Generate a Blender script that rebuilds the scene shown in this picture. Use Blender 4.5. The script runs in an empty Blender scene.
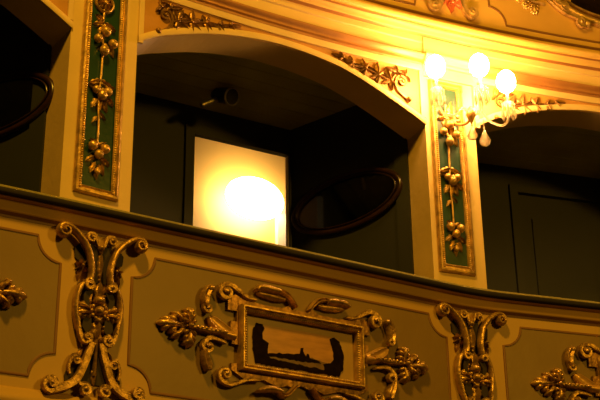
import bpy, bmesh, math, random
import numpy as np
from mathutils import Vector, Matrix
R = math.radians
random.seed(7)
col = bpy.context.scene.collection
ZB = 1.6                                   # height of the camera (eye level) above the stalls floor

# ------------------------------------------------------------------ plan curves of the horseshoe
class Curve:
    """A plan curve given by its heading; s runs along it, d towards the auditorium."""
    def __init__(self, knots, p0, smin, smax, ds=.01):
        n = int(round((smax-smin)/ds))+1
        self.s = np.linspace(smin, smax, n)
        self.th = np.radians(np.interp(self.s, [k[0] for k in knots], [k[1] for k in knots]))
        dx, dy = np.cos(self.th), np.sin(self.th)
        X = np.concatenate([[0], np.cumsum((dx[1:]+dx[:-1])/2*ds)])
        Y = np.concatenate([[0], np.cumsum((dy[1:]+dy[:-1])/2*ds)])
        self.X = X+p0[0]-np.interp(0, self.s, X)
        self.Y = Y+p0[1]-np.interp(0, self.s, Y)
    def th_at(self, s): return float(np.interp(s, self.s, self.th))
    def P(self, s, d=0):
        t = self.th_at(s)
        return (float(np.interp(s, self.s, self.X))+d*math.sin(t), float(np.interp(s, self.s, self.Y))-d*math.cos(t))
    def W(self, s, d, z):
        x, y = self.P(s, d); return Vector((x, y, z+ZB))
    def frame(self, s, d, z):
        return Matrix.Translation(self.W(s, d, z)) @ Matrix.Rotation(self.th_at(s), 4, 'Z')
WC = Curve([(-3.4, 29.5+20.4), (4, 29.5-24)], (0, 5.71), -3.4, 4)                         # box front wall
PC = Curve([(-3.4, 31), (-1.7, 31), (-1, 33), (.9, 33), (1.25, 20), (4, 18)], (0, 5.415), -3.4, 4)   # parapet
SMIN, SMAX = -2.9, 3.6
BAYS = {'centre': 0., 'left': -2.032, 'right': 2.0}
ZF, ZC = 1.25, 3.40                        # box floor and ceiling

# ------------------------------------------------------------------ materials
def nodes(name):
    m = bpy.data.materials.new(name); m.use_nodes = True
    return m, m.node_tree, m.node_tree.nodes['Principled BSDF']
def paint(name, c, rough=.5, metal=0., var=.18, scale=6., bump=.0, bscale=40., spec=.5, c2=None, stretch=(1,1,1)):
    m, nt, b = nodes(name)
    tc = nt.nodes.new('ShaderNodeTexCoord'); mp = nt.nodes.new('ShaderNodeMapping'); mp.inputs['Scale'].default_value = stretch
    nt.links.new(tc.outputs['Object'], mp.inputs['Vector'])
    n = nt.nodes.new('ShaderNodeTexNoise'); n.inputs['Scale'].default_value = scale; n.inputs['Detail'].default_value = 6
    nt.links.new(mp.outputs['Vector'], n.inputs['Vector'])
    r = nt.nodes.new('ShaderNodeValToRGB'); r.color_ramp.elements[0].position = .3; r.color_ramp.elements[1].position = .7
    c2 = c2 or tuple(x*(1-var) for x in c)
    r.color_ramp.elements[0].color = (*c2, 1); r.color_ramp.elements[1].color = (*c, 1)
    nt.links.new(n.outputs['Fac'], r.inputs['Fac']); nt.links.new(r.outputs['Color'], b.inputs['Base Color'])
    b.inputs['Roughness'].default_value = rough; b.inputs['Metallic'].default_value = metal
    b.inputs['Specular IOR Level'].default_value = spec
    if bump:
        n2 = nt.nodes.new('ShaderNodeTexNoise'); n2.inputs['Scale'].default_value = bscale; n2.inputs['Detail'].default_value = 4
        nt.links.new(mp.outputs['Vector'], n2.inputs['Vector'])
        bp = nt.nodes.new('ShaderNodeBump'); bp.inputs['Strength'].default_value = bump; bp.inputs['Distance'].default_value = .01
        nt.links.new(n2.outputs['Fac'], bp.inputs['Height']); nt.links.new(bp.outputs['Normal'], b.inputs['Normal'])
    return m
def emit(name, c, s):
    m, nt, b = nodes(name)
    b.inputs['Base Color'].default_value = (*c, 1); b.inputs['Emission Color'].default_value = (*c, 1); b.inputs['Emission Strength'].default_value = s
    return m
def glass(name, c=(1, .95, .85)):
    """thin cut crystal: mostly clear, with bright facets."""
    m = bpy.data.materials.new(name); m.use_nodes = True; nt = m.node_tree; nt.nodes.clear()
    out = nt.nodes.new('ShaderNodeOutputMaterial'); tr = nt.nodes.new('ShaderNodeBsdfTransparent'); gl = nt.nodes.new('ShaderNodeBsdfGlossy'); di = nt.nodes.new('ShaderNodeBsdfTranslucent')
    tr.inputs['Color'].default_value = (*c, 1); gl.inputs['Roughness'].default_value = .08; gl.inputs['Color'].default_value = (*c, 1); di.inputs['Color'].default_value = (*c, 1)
    lw = nt.nodes.new('ShaderNodeLayerWeight'); lw.inputs['Blend'].default_value = .35
    m1 = nt.nodes.new('ShaderNodeMixShader'); m2 = nt.nodes.new('ShaderNodeMixShader'); m1.inputs[0].default_value = .5
    nt.links.new(tr.outputs[0], m1.inputs[1]); nt.links.new(di.outputs[0], m1.inputs[2])
    nt.links.new(lw.outputs['Fresnel'], m2.inputs[0]); nt.links.new(m1.outputs[0], m2.inputs[1]); nt.links.new(gl.outputs[0], m2.inputs[2]); nt.links.new(m2.outputs[0], out.inputs[0])
    return m
M = dict(
    cream=paint('cream_paint', (.60, .43, .17), .45, var=.12, bump=.15, bscale=25),
    amber=paint('amber_paint', (.64, .40, .10), .45, var=.12, bump=.12, bscale=18),
    amberpanel=paint('amber_panel_paint', (.56, .33, .07), .45, var=.2, scale=4, bump=.2, bscale=12),
    field=paint('russet_paint', (.44, .215, .045), .55, var=.2, bump=.15),
    ochre=paint('ochre_paint', (.45, .275, .058), .5, var=.10, scale=3, bump=.12, bscale=18),
    panel=paint('olive_ochre_paint', (.205, .126, .026), .48, var=.16, scale=2.5, bump=.2, bscale=12),
    brown=paint('brown_line_and_shade', (.20, .085, .02), .5, var=.25),
    moulding=paint('brown_gilt_moulding', (.36, .16, .045), .4, metal=.3, var=.25),
    gilt=paint('gilding', (.70, .44, .125), .36, metal=.6, var=.6, scale=22, bump=.35, bscale=60),
    carved=paint('worn_gilding', (.66, .41, .115), .36, metal=.6, scale=26, c2=(.19, .105, .028), bump=.45, bscale=70),
    oldgilt=paint('tarnished_gilding', (.34, .18, .05), .38, metal=.6, var=.65, scale=22, bump=.3, bscale=50),
    giltpaint=paint('gilt_paint', (.62, .36, .10), .36, metal=.45, var=.25, scale=12, bump=.2, bscale=40),
    recess_shade=paint('dark_recess_shade', (.022, .012, .005), .7, var=.3),  # near-black colour standing for shade under the carving
    green=paint('green_panel_paint', (.010, .044, .027), .32, var=.35, scale=8, bump=.1),
    velvet=paint('green_velvet', (.20, .17, .04), .9, var=.3, scale=60, bump=.4, bscale=200),
    velvetshade=paint('shaded_velvet', (.016, .011, .004), .9, var=.3, scale=60),  # same velvet, darkened for the shaded faces of the armrest
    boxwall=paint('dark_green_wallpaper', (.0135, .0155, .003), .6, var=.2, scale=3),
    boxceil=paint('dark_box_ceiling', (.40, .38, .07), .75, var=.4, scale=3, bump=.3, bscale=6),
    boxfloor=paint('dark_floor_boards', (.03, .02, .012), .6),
    darkwood=paint('dark_mahogany', (.026, .010, .004), .3, var=.4, scale=14, stretch=(1, 1, 8)),
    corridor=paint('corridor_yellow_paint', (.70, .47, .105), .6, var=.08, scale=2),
    corridordim=paint('corridor_low_bounce', (.16, .10, .03), .6, var=.1, scale=2),  # unseen corridor faces darkened to cut bounced light
    casing=paint('corridor_white_casing', (.8, .74, .5), .5, var=.05),
    black=paint('black_metal', (.012, .011, .010), .4, metal=.4, var=.2),
    steel=paint('steel', (.32, .28, .20), .35, metal=.8, var=.2),
    sky=paint('painted_sky', (.46, .22, .06), .35, var=.35, scale=9, c2=(.30, .14, .035), stretch=(1, 1, 4)),
    matt=paint('painting_surround', (.36, .225, .07), .4, var=.2, scale=7),
    land=paint('painted_trees', (.012, .006, .002), .8, spec=.03, var=.5, scale=40),
    hill=paint('painted_hill', (.16, .075, .022), .35, var=.5, scale=30),
    red=paint('red_gilt_paint', (.50, .13, .04), .4, metal=.3, var=.4, scale=20),
    crystal=glass('crystal', (1, .96, .9)),
    lampglass=emit('lit_opal_glass', (1, .50, .14), 250),
    corrlamp=emit('lit_corridor_glare', (1, .70, .42), 27),
)
def mirror_mat():
    m, nt, b = nodes('old_mirror'); b.inputs['Base Color'].default_value = (.30, .29, .22, 1)
    b.inputs['Metallic'].default_value = 1; b.inputs['Roughness'].default_value = .06
    return m
M['mirror'] = mirror_mat()

# ------------------------------------------------------------------ object helpers
def tag(o, label=None, cat=None, group=None, kind=None):
    if label: o['label'] = label
    if cat: o['category'] = cat
    if group: o['group'] = group
    if kind: o['kind'] = kind
    return o
def obj(name, bm, mats, parent=None, smooth=True, matrix=None, kind=None, label=None):
    me = bpy.data.meshes.new(name)
    bmesh.ops.recalc_face_normals(bm, faces=bm.faces[:])
    bm.to_mesh(me); bm.free()
    for m in (mats if isinstance(mats, (list, tuple)) else [mats]): me.materials.append(m)
    if smooth:
        me.polygons.foreach_set('use_smooth', [True]*len(me.polygons))
        try: me.set_sharp_from_angle(angle=R(50))
        except Exception: pass
    o = bpy.data.objects.new(name, me); col.objects.link(o)
    if parent: o.parent = parent
    if matrix is not None: o.matrix_world = matrix
    if kind: o['kind'] = kind
    if label: o['label'] = label
    return o
def thing(name, matrix, label, cat, group=None):
    o = bpy.data.objects.new(name, None); col.objects.link(o); o.matrix_world = matrix; o.empty_display_size = .1
    return tag(o, label, cat, group)
def copy_thing(root, matrix, label):
    r = root.copy(); col.objects.link(r); r.matrix_world = matrix; r['label'] = label
    for ch in root.children:
        c = ch.copy(); col.objects.link(c); c.parent = r
        for g in ch.children:
            d = g.copy(); col.objects.link(d); d.parent = c
    return r

# relief coordinates: u along the wall, v up, w out towards the auditorium  ->  local x, z, -y
def Q(u, v, w): return Vector((u, -w, v))
def smooth_path(pts, n=6):
    pts = [np.array(p, float) for p in pts]
    if len(pts) < 3: return pts
    P = [2*pts[0]-pts[1]]+pts+[2*pts[-1]-pts[-2]]; out = []
    for i in range(1, len(P)-2):
        a, b, c, d = P[i-1], P[i], P[i+1], P[i+2]
        for k in range(n):
            t = k/n
            out.append(.5*((2*b)+(-a+c)*t+(2*a-5*b+4*c-d)*t*t+(-a+3*b-3*c+d)*t**3))
    out.append(pts[-1]); return out
def sweep(bm, pts, rad, h=None, seg=8, w=.0, groove=False, close=False):
    """band along pts (u,v[,w]); rad = half width in the wall plane, h = relief half height (numbers or lists)."""
    n = len(pts)
    ra = np.interp(np.linspace(0, 1, n), np.linspace(0, 1, len(rad)), rad) if hasattr(rad, '__len__') else [rad]*n
    h = h if h is not None else rad
    ha = np.interp(np.linspace(0, 1, n), np.linspace(0, 1, len(h)), h) if hasattr(h, '__len__') else [h]*n
    rings = []
    for i, p in enumerate(pts):
        a = pts[i-1] if (i or close) else pts[0]; b = pts[(i+1) % n] if (i < n-1 or close) else pts[-1]
        t = np.array([b[0]-a[0], b[1]-a[1]]); t = t/(np.hypot(*t)+1e-9); nn = np.array([-t[1], t[0]])
        wz = p[2] if len(p) > 2 else w
        ring = []
        for k in range(seg):
            an = 2*math.pi*k/seg; ca, sa = math.cos(an), math.sin(an)
            g = 1-(.45 if groove and abs(ca) < .35 and sa > 0 else 0)
            ring.append(bm.verts.new(Q(p[0]+nn[0]*ra[i]*ca, p[1]+nn[1]*ra[i]*ca, wz+ha[i]*sa*g)))
        rings.append(ring)
    m = n if close else n-1
    for i in range(m):
        A, B = rings[i], rings[(i+1) % n]
        for k in range(seg): bm.faces.new((A[k], A[(k+1) % seg], B[(k+1) % seg], B[k]))
    if not close: bm.faces.new(rings[0][::-1]); bm.faces.new(rings[-1])
def ball(bm, u, v, w, r, su=1, sv=1, sw=1, seg=10):
    g = bmesh.ops.create_uvsphere(bm, u_segments=seg, v_segments=max(6, seg*2//3), radius=r)
    for x in g['verts']: x.co = Q(u+x.co.x*su, v+x.co.z*sv, w-x.co.y*sw)
def spiral(c, r, a0, turns, ccw=True, r1=.22, n=14, w=None):
    out = []; N = int(n*turns)+1
    for i in range(N+1):
        t = i/N; a = R(a0)+(1 if ccw else -1)*2*math.pi*turns*t; rr = r*(1-(1-r1)*t)
        p = [c[0]+rr*math.cos(a), c[1]+rr*math.sin(a)]
        if w is not None: p.append(w[0]+(w[1]-w[0])*t)
        out.append(np.array(p))
    return out
def scroll(bm, tail, c, r, a0, turns=1.4, ccw=True, wid=.012, tip=.5, h=.016, w=.016, wend=.03, wid0=.6, groove=True):
    """ribbon along tail that rolls up into a volute at c."""
    sp = spiral(c, r, a0, turns, ccw)
    pts = smooth_path([p for p in tail]+[sp[0]], 6)[:-1] if tail else []
    nt = len(pts); allp = [np.array([p[0], p[1], w]) for p in pts]
    for i, p in enumerate(sp): allp.append(np.array([p[0], p[1], w+(wend-w)*i/len(sp)]))
    k = nt/(len(allp)) if nt else 0
    n = len(allp)
    rad = [wid*(wid0+(1-wid0)*min(1, i/max(1, nt*.6))) if i < nt else wid*(1-(1-tip)*(i-nt)/(n-nt)) for i in range(n)]
    sweep(bm, allp, rad, [h]*n, seg=10, groove=groove)
    ball(bm, c[0], c[1], wend, r*.34)
def leaf(bm, base, ang, length, width, lobes=3, bulge=.02, w=.002, nt=18, na=8, depth=.35, curl=.0, tipw=.0):
    """carved acanthus leaf: lobed outline, raised mid rib, edges carried down to the ground."""
    ca, sa = math.cos(R(ang)), math.sin(R(ang)); G = []
    for i in range(nt+1):
        t = i/nt
        prof = (math.sin(math.pi*min(1, t**.75)))**.8 if 0 < t < 1 else 0
        hw = width*.5*max(prof, .04 if t < .9 else .01)*(1-depth*(.5+.5*math.cos(2*math.pi*lobes*t+.6)))
        row = []
        for j in range(-na, na+1):
            a = j/na; x = length*t-abs(a)*hw*.35; y = a*hw+curl*t*t*length
            rib = .55*math.exp(-(a/.14)**2); fold = .25*math.cos(a*math.pi*2.5)
            hgt = bulge*(1-a*a)*(.55+.45*math.sin(math.pi*min(1, t*1.05)))*(1+rib+fold)+bulge*.25+tipw*t
            row.append(bm.verts.new(Q(base[0]+x*ca-y*sa, base[1]+x*sa+y*ca, w+max(hgt, 0))))
        G.append(row)
    for i in range(nt):
        for j in range(2*na): bm.faces.new((G[i][j], G[i][j+1], G[i+1][j+1], G[i+1][j]))
    rim = [G[i][0] for i in range(nt+1)]+G[nt][1:]+[G[i][2*na] for i in range(nt-1, -1, -1)]+G[0][2*na-1:0:-1]
    low = []
    for v in rim:
        q = bm.verts.new(Vector((v.co.x, -w+.004, v.co.z))); low.append(q)
    n = len(rim)
    for i in range(n): bm.faces.new((rim[i], rim[(i+1) % n], low[(i+1) % n], low[i]))
def frond(bm, base, ang, L, W, n=3, h=.018, w=.012, mid=True):
    """carved leaf of rounded fingers along a mid rib."""
    ca, sa = math.cos(R(ang)), math.sin(R(ang))
    def at(x, y): return (base[0]+x*ca-y*sa, base[1]+x*sa+y*ca)
    sweep(bm, smooth_path([(*at(0, 0), w), (*at(L*.5, 0), w+h*.5), (*at(L*.85, 0), w+h*.2), (*at(L, 0), w*.6)]), [W*.07, W*.15, W*.20, W*.15, W*.04], [h*.6, h, h, h*.7, h*.3], seg=10)
    for k in range(n):
        t = k/max(1, n-1); x0 = L*(.08+.46*t); ll = W*(.62-.14*t)*(1 if k else .85); a = 62-22*t
        for s in (-1, 1):
            dx, dy = math.cos(R(a)), s*math.sin(R(a)); fw = W*.125
            sweep(bm, smooth_path([(*at(x0, 0), w*.6), (*at(x0+dx*ll*.45, dy*ll*.45), w+h*.35), (*at(x0+dx*ll*.85+.1*ll*dx, dy*ll*.82), w+h*.1), (*at(x0+dx*ll*1.1, dy*ll*.93), w*.4)]),
                  [fw*.5, fw*.9, fw*1.15, fw*.95, fw*.3], [h*.5, h*.8, h*.8, h*.6, h*.25], seg=8)
def plate(bm, poly, w0, w1, mi=0):
    a = [bm.verts.new(Q(u, v, w1)) for u, v in poly]; b = [bm.verts.new(Q(u, v, w0)) for u, v in poly]
    f = [bm.faces.new(a), bm.faces.new(b[::-1])]; n = len(poly)
    for i in range(n): f.append(bm.faces.new((a[i], b[i], b[(i+1) % n], a[(i+1) % n])))
    for x in f: x.material_index = mi
def cyl(bm, a, b, r0, r1=None, seg=20):
    a, b = Vector(a), Vector(b); r1 = r0 if r1 is None else r1; ax = (b-a).normalized(); x = ax.orthogonal().normalized(); y = ax.cross(x)
    P = [[bm.verts.new(p+(x*math.cos(2*math.pi*k/seg)+y*math.sin(2*math.pi*k/seg))*r) for k in range(seg)] for p, r in ((a, r0), (b, r1))]
    for k in range(seg): bm.faces.new((P[0][k], P[0][(k+1) % seg], P[1][(k+1) % seg], P[1][k]))
    bm.faces.new(P[0]); bm.faces.new(P[1])
def mir(pts): return [tuple([-p[0]]+list(p[1:])) for p in pts]
def box(bm, a, b, c, p0, mi=0):
    p0 = Vector(p0); a, b, c = Vector(a), Vector(b), Vector(c)
    v = [bm.verts.new(p0+a*i+b*j+c*k) for i in (0, 1) for j in (0, 1) for k in (0, 1)]
    for q in ((0,1,3,2),(4,6,7,5),(0,4,5,1),(2,3,7,6),(0,2,6,4),(1,5,7,3)):
        f = bm.faces.new([v[i] for i in q]); f.material_index = mi
def band(name, C, prof, mats, s0=SMIN, s1=SMAX, mis=None, smooth=True, step=.04, kind='structure', parent=None):
    """closed moulding profile [(d,z)] run along curve C."""
    bm = bmesh.new(); n = max(2, int(round((s1-s0)/step))+1); ss = np.linspace(s0, s1, n); rows = []
    for s in ss: rows.append([bm.verts.new(C.W(s, d, z)) for d, z in prof])
    k = len(prof)
    for i in range(n-1):
        for j in range(k):
            f = bm.faces.new((rows[i][j], rows[i+1][j], rows[i+1][(j+1) % k], rows[i][(j+1) % k]))
            if mis: f.material_index = mis[j]
    bm.faces.new(rows[0]); bm.faces.new(rows[-1][::-1])
    return obj(name, bm, mats, parent, smooth=smooth, kind=kind)

# ------------------------------------------------------------------ the box front wall with its arches
ARCH = [(-.915, 3.10), (-.80, 3.168), (-.69, 3.212), (-.57, 3.255), (-.46, 3.285), (-.343, 3.308), (-.167, 3.328), (0, 3.325),
        (.13, 3.311), (.254, 3.288), (.375, 3.247), (.496, 3.196), (.617, 3.137), (.70, 3.094), (.77, 3.055)]
JL, JR = -.915, .77
_ap = smooth_path(ARCH, 4); _as = [p[0] for p in _ap]; _az = [p[1] for p in _ap]
def arch(sl): return float(np.interp(sl, _as, _az))
TH, ZTOP = .20, 3.46
def front_wall():
    bm = bmesh.new(); cols = []
    def add(s, zb, inside): cols.append((s, zb, inside))
    edges = []
    for off in sorted(BAYS.values()): edges += [(off+JL, off+JR, off)]
    cur = SMIN
    segs = []
    for a, b, off in edges:
        if a > cur: segs.append((cur, a, None))
        segs.append((max(a, cur), min(b, SMAX), off)); cur = b
    if cur < SMAX: segs.append((cur, SMAX, None))
    for a, b, off in segs:
        n = max(2, int((b-a)/.04)+1); ss = np.linspace(a, b, n)
        zb = [(1.95 if off is None else arch(s-off)) for s in ss]
        F0 = [bm.verts.new(WC.W(s, 0, z)) for s, z in zip(ss, zb)]; F1 = [bm.verts.new(WC.W(s, 0, 3.39)) for s in ss]; F2 = [bm.verts.new(WC.W(s, 0, ZTOP)) for s in ss]
        B0 = [bm.verts.new(WC.W(s, -TH, z)) for s, z in zip(ss, zb)]; B2 = [bm.verts.new(WC.W(s, -TH, ZTOP)) for s in ss]
        for i in range(n-1):
            f = bm.faces.new((F0[i], F0[i+1], F1[i+1], F1[i])); f.material_index = 0 if off is None else 1
            bm.faces.new((F1[i], F1[i+1], F2[i+1], F2[i])); bm.faces.new((B0[i], B2[i], B2[i+1], B0[i+1]))
            bm.faces.new((F0[i], B0[i], B0[i+1], F0[i+1])); bm.faces.new((F2[i], F2[i+1], B2[i+1], B2[i]))
        if off is None:
            for i in (0, n-1): bm.faces.new((F0[i], F1[i], F2[i], B2[i], B0[i]))
    return obj('wall_front', bm, [M['cream'], M['field']], smooth=False, kind='structure')
front_wall()
# the raised plain border over the spandrels, the archivolt bands
for off in BAYS.values():
    band('trim_1', WC, [(-.001, 3.388), (.010, 3.388), (.012, 3.391), (.012, 3.43), (-.001, 3.43)], M['cream'], off+JL, off+JR)
    bm = bmesh.new(); rows = []
    for s in np.linspace(JL, JR, 60):
        z = arch(s); e = .002
        rows.append([bm.verts.new(WC.W(off+s, d, zz)) for d, zz in ((-.001, z+.002), (.012, z+.002), (.016, z+.012), (.014, z+.034), (.010, z+.040), (-.001, z+.042))])
    for a, b in zip(rows[:-1], rows[1:]):
        for j in range(6): bm.faces.new((a[j], b[j], b[(j+1) % 6], a[(j+1) % 6]))
    bm.faces.new(rows[0]); bm.faces.new(rows[-1][::-1])
    obj('trim_2', bm, M['cream'], kind='structure')
    for e, sg in ((JL, 1), (JR, -1)):                      # narrow uprights closing the spandrel fields
        a, b = sorted((off+e, off+e+sg*.026))
        band('trim_3', WC, [(-.001, 3.0+.10), (.012, 3.0+.10), (.012, 3.39), (-.001, 3.39)], M['cream'], a, b, step=.01)
# entablature above: brown moulding, plain frieze, gilt cornice
band('trim_4', WC, [(-.01, 3.425), (.014, 3.425), (.018, 3.436), (.030, 3.440), (.030, 3.446), (.038, 3.458), (.052, 3.470), (.052, 3.478), (.016, 3.482), (-.01, 3.482)], M['moulding'])
band('trim_5', WC, [(-.05, 3.478), (.016, 3.478), (.016, 3.56), (.024, 3.566), (.024, 3.60), (-.05, 3.60)], M['cream'], smooth=False)
band('trim_6', WC, [(-.05, 3.596), (.030, 3.596), (.036, 3.603), (.046, 3.606), (.050, 3.612), (.056, 3.626), (.068, 3.636), (.082, 3.640), (.082, 3.646),
                    (.090, 3.650), (.098, 3.660), (.100, 3.672), (.094, 3.684), (.05, 3.700), (-.05, 3.70)], [M['amber'], M['moulding']], mis=[0, 1, 1, 0, 0, 0, 1, 0, 0, 0, 0, 0, 0, 0, 0])
band('trim_18', WC, [(.03, 3.735), (.040, 3.735), (.044, 3.742), (.040, 3.750), (.03, 3.750)], M['brown'])
for sc_, hw in ((-1.0885, .176), (.9275, .160)):            # blocks breaking forward over the pilasters
    band('trim_7', WC, [(-.001, 3.36), (.014, 3.36), (.014, 3.426), (-.001, 3.426)], M['cream'], sc_-hw, sc_+hw, step=.02, smooth=False)
    band('trim_8', WC, [(.0, 3.425), (.030, 3.425), (.034, 3.436), (.046, 3.440), (.054, 3.458), (.066, 3.470), (.066, 3.480), (.036, 3.484), (.036, 3.592), (.0, 3.592)], M['cream'], sc_-hw, sc_+hw, step=.02, smooth=False)
# parapet of the tier above
band('wall_upper', WC, [(-.12, 3.69), (.035, 3.69), (.035, 4.55), (-.12, 4.55)], M['amber'], smooth=False)

# ------------------------------------------------------------------ panels with scooped corners
def panel_outline(u0, u1, v0, v1, r=.105, ledge=.012, n=8):
    out = []
    for cx, cy, a0 in ((u1, v1, 270), (u0, v1, 0), (u0, v0, 90), (u1, v0, 180)):
        for k in range(n+1):
            a = R(a0-90*k/n); out.append((cx+r*math.cos(a), cy+r*math.sin(a)))
    return out
def subdivide(poly, step=.05):
    out = []
    for i, p in enumerate(poly):
        q = poly[(i+1) % len(poly)]; L = math.hypot(q[0]-p[0], q[1]-p[1]); k = max(1, int(L/step))
        for j in range(k): out.append((p[0]+(q[0]-p[0])*j/k, p[1]+(q[1]-p[1])*j/k))
    return out
def wall_panel(C, u0, u1, v0, v1, d, n_line, mat='panel'):
    poly = panel_outline(u0, u1, v0, v1)
    # sunk field: columns between lower and upper outline
    bm = bmesh.new(); r = .105
    def top(u):
        du = min(u-u0, u1-u); return v1 if du >= r else v1-math.sqrt(max(0, r*r-du*du))
    def bot(u):
        du = min(u-u0, u1-u); return v0 if du >= r else v0+math.sqrt(max(0, r*r-du*du))
    us = sorted(set([round(x, 4) for x in list(np.linspace(u0, u0+r, 9))+list(np.linspace(u0+r, u1-r, 40))+list(np.linspace(u1-r, u1, 9))]))
    A = [(bm.verts.new(C.W(u, d+.002, bot(u))), bm.verts.new(C.W(u, d+.002, top(u)))) for u in us]
    B = [(bm.verts.new(C.W(u, d-.003, bot(u))), bm.verts.new(C.W(u, d-.003, top(u)))) for u in us]
    for i in range(len(us)-1):
        bm.faces.new((A[i][0], A[i+1][0], A[i+1][1], A[i][1])); bm.faces.new((B[i][0], B[i][1], B[i+1][1], B[i+1][0]))
        bm.faces.new((A[i][0], B[i][0], B[i+1][0], A[i+1][0])); bm.faces.new((A[i][1], A[i+1][1], B[i+1][1], B[i][1]))
    for k in (0, -1): bm.faces.new((A[k][0], A[k][1], B[k][1], B[k][0]))
    obj('wall_panel', bm, M[mat], smooth=False, kind='structure')
    bm = bmesh.new(); pl = subdivide(poly); n = len(pl); rings = []
    for i, p in enumerate(pl):
        a, b = pl[i-1], pl[(i+1) % n]; t = np.array([b[0]-a[0], b[1]-a[1]]); t /= np.hypot(*t)+1e-9; nn = (-t[1], t[0])
        ring = []
        for x, dd in ((-.0065, -.002), (-.0055, .005), (0, .007), (.0055, .005), (.0065, -.002)):
            ring.append(bm.verts.new(C.W(p[0]+nn[0]*x, d+dd, p[1]+nn[1]*x)))
        rings.append(ring)
    for i in range(n):
        a, b = rings[i], rings[(i+1) % n]
        for k in range(5): bm.faces.new((a[k], a[(k+1) % 5], b[(k+1) % 5], b[k]))
    obj('trim_%d' % n_line, bm, M['brown'], kind='structure')
DP = -.07                                    # parapet face behind the edge of the armrest
band('wall_parapet', PC, [(DP-.10, 1.25), (DP, 1.25), (DP, 2.03), (DP-.10, 2.03)], M['ochre'], smooth=False)
for c in (-2.0, .041, 2.085): wall_panel(PC, c-.857, c+.857, 1.34, 1.935, DP, 9)
for c in (2.05, .0, -2.05): wall_panel(WC, c-.83, c+.83, 3.79, 4.40, .035, 10, 'amberpanel')
# base moulding of the parapet and soffit of the tier
band('trim_11', PC, [(DP-.1, 1.215), (DP+.035, 1.215), (DP+.040, 1.228), (DP+.036, 1.246), (DP+.020, 1.258), (DP+.016, 1.274), (DP+.004, 1.286), (DP-.1, 1.286)], M['ochre'])
# mouldings under the armrest and the velvet armrest itself
band('trim_12', PC, [(DP-.05, 1.995), (DP+.001, 1.995), (DP+.006, 2.001), (DP+.020, 2.006), (DP+.026, 2.012), (DP+.026, 2.044), (DP+.032, 2.050), (DP+.036, 2.053), (DP-.05, 2.053)], [M['ochre'], M['brown']], mis=[1, 1, 1, 0, 0, 0, 0, 0, 0])  # brown lower faces carry the shadow of the overhang
band('trim_19', PC, [(DP-.01, 1.986), (DP+.002, 1.986), (DP+.004, 1.996), (DP-.01, 1.996)], M['brown'])  # groove shadow painted as a brown strip
band('trim_13', PC, [(DP-.05, 2.050), (DP+.036, 2.050), (DP+.044, 2.056), (DP+.050, 2.062), (DP+.05, 2.066), (DP-.05, 2.066)], M['moulding'])
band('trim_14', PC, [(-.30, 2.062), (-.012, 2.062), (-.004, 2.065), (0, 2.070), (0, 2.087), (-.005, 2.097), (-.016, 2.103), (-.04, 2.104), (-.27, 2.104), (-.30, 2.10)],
     [M['velvet'], M['velvetshade']], mis=[1, 1, 1, 1, 0, 0, 0, 0, 0, 1])  # velvet front and underside darkened as shade, top left lighter

# ------------------------------------------------------------------ box interiors
ANG = R(141); E_IN = Vector((math.cos(ANG), math.sin(ANG), 0)); BD = R(30.2); E_B = Vector((math.cos(BD), math.sin(BD), 0))
CORNER = Vector((-.053, 6.768, ZB))
FRONT_R = WC.W(.765, -TH, 0); FRONT_L = WC.W(-.915, -TH, 0)
def isect(p, e, q, f):
    a = np.array([[e.x, -f.x], [e.y, -f.y]]); k, m = np.linalg.solve(a, [q.x-p.x, q.y-p.y]); return p+e*k
BACK_L = isect(FRONT_L, E_IN, CORNER, E_B)
UP = Vector((0, 0, 1))
REF = WC.frame(0, 0, 0)
def bay_mat(off): return WC.frame(off, 0, 0) @ REF.inverted()
NB = Vector((-E_B.y, E_B.x, 0))              # into the building, square to the back wall
NP = Vector((-E_IN.y, E_IN.x, 0))*-1         # away from the right partition, to the right
DOOR_R, DOOR_L, DOOR_T = CORNER-E_B*.018, CORNER-E_B*.640, 3.214
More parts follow.
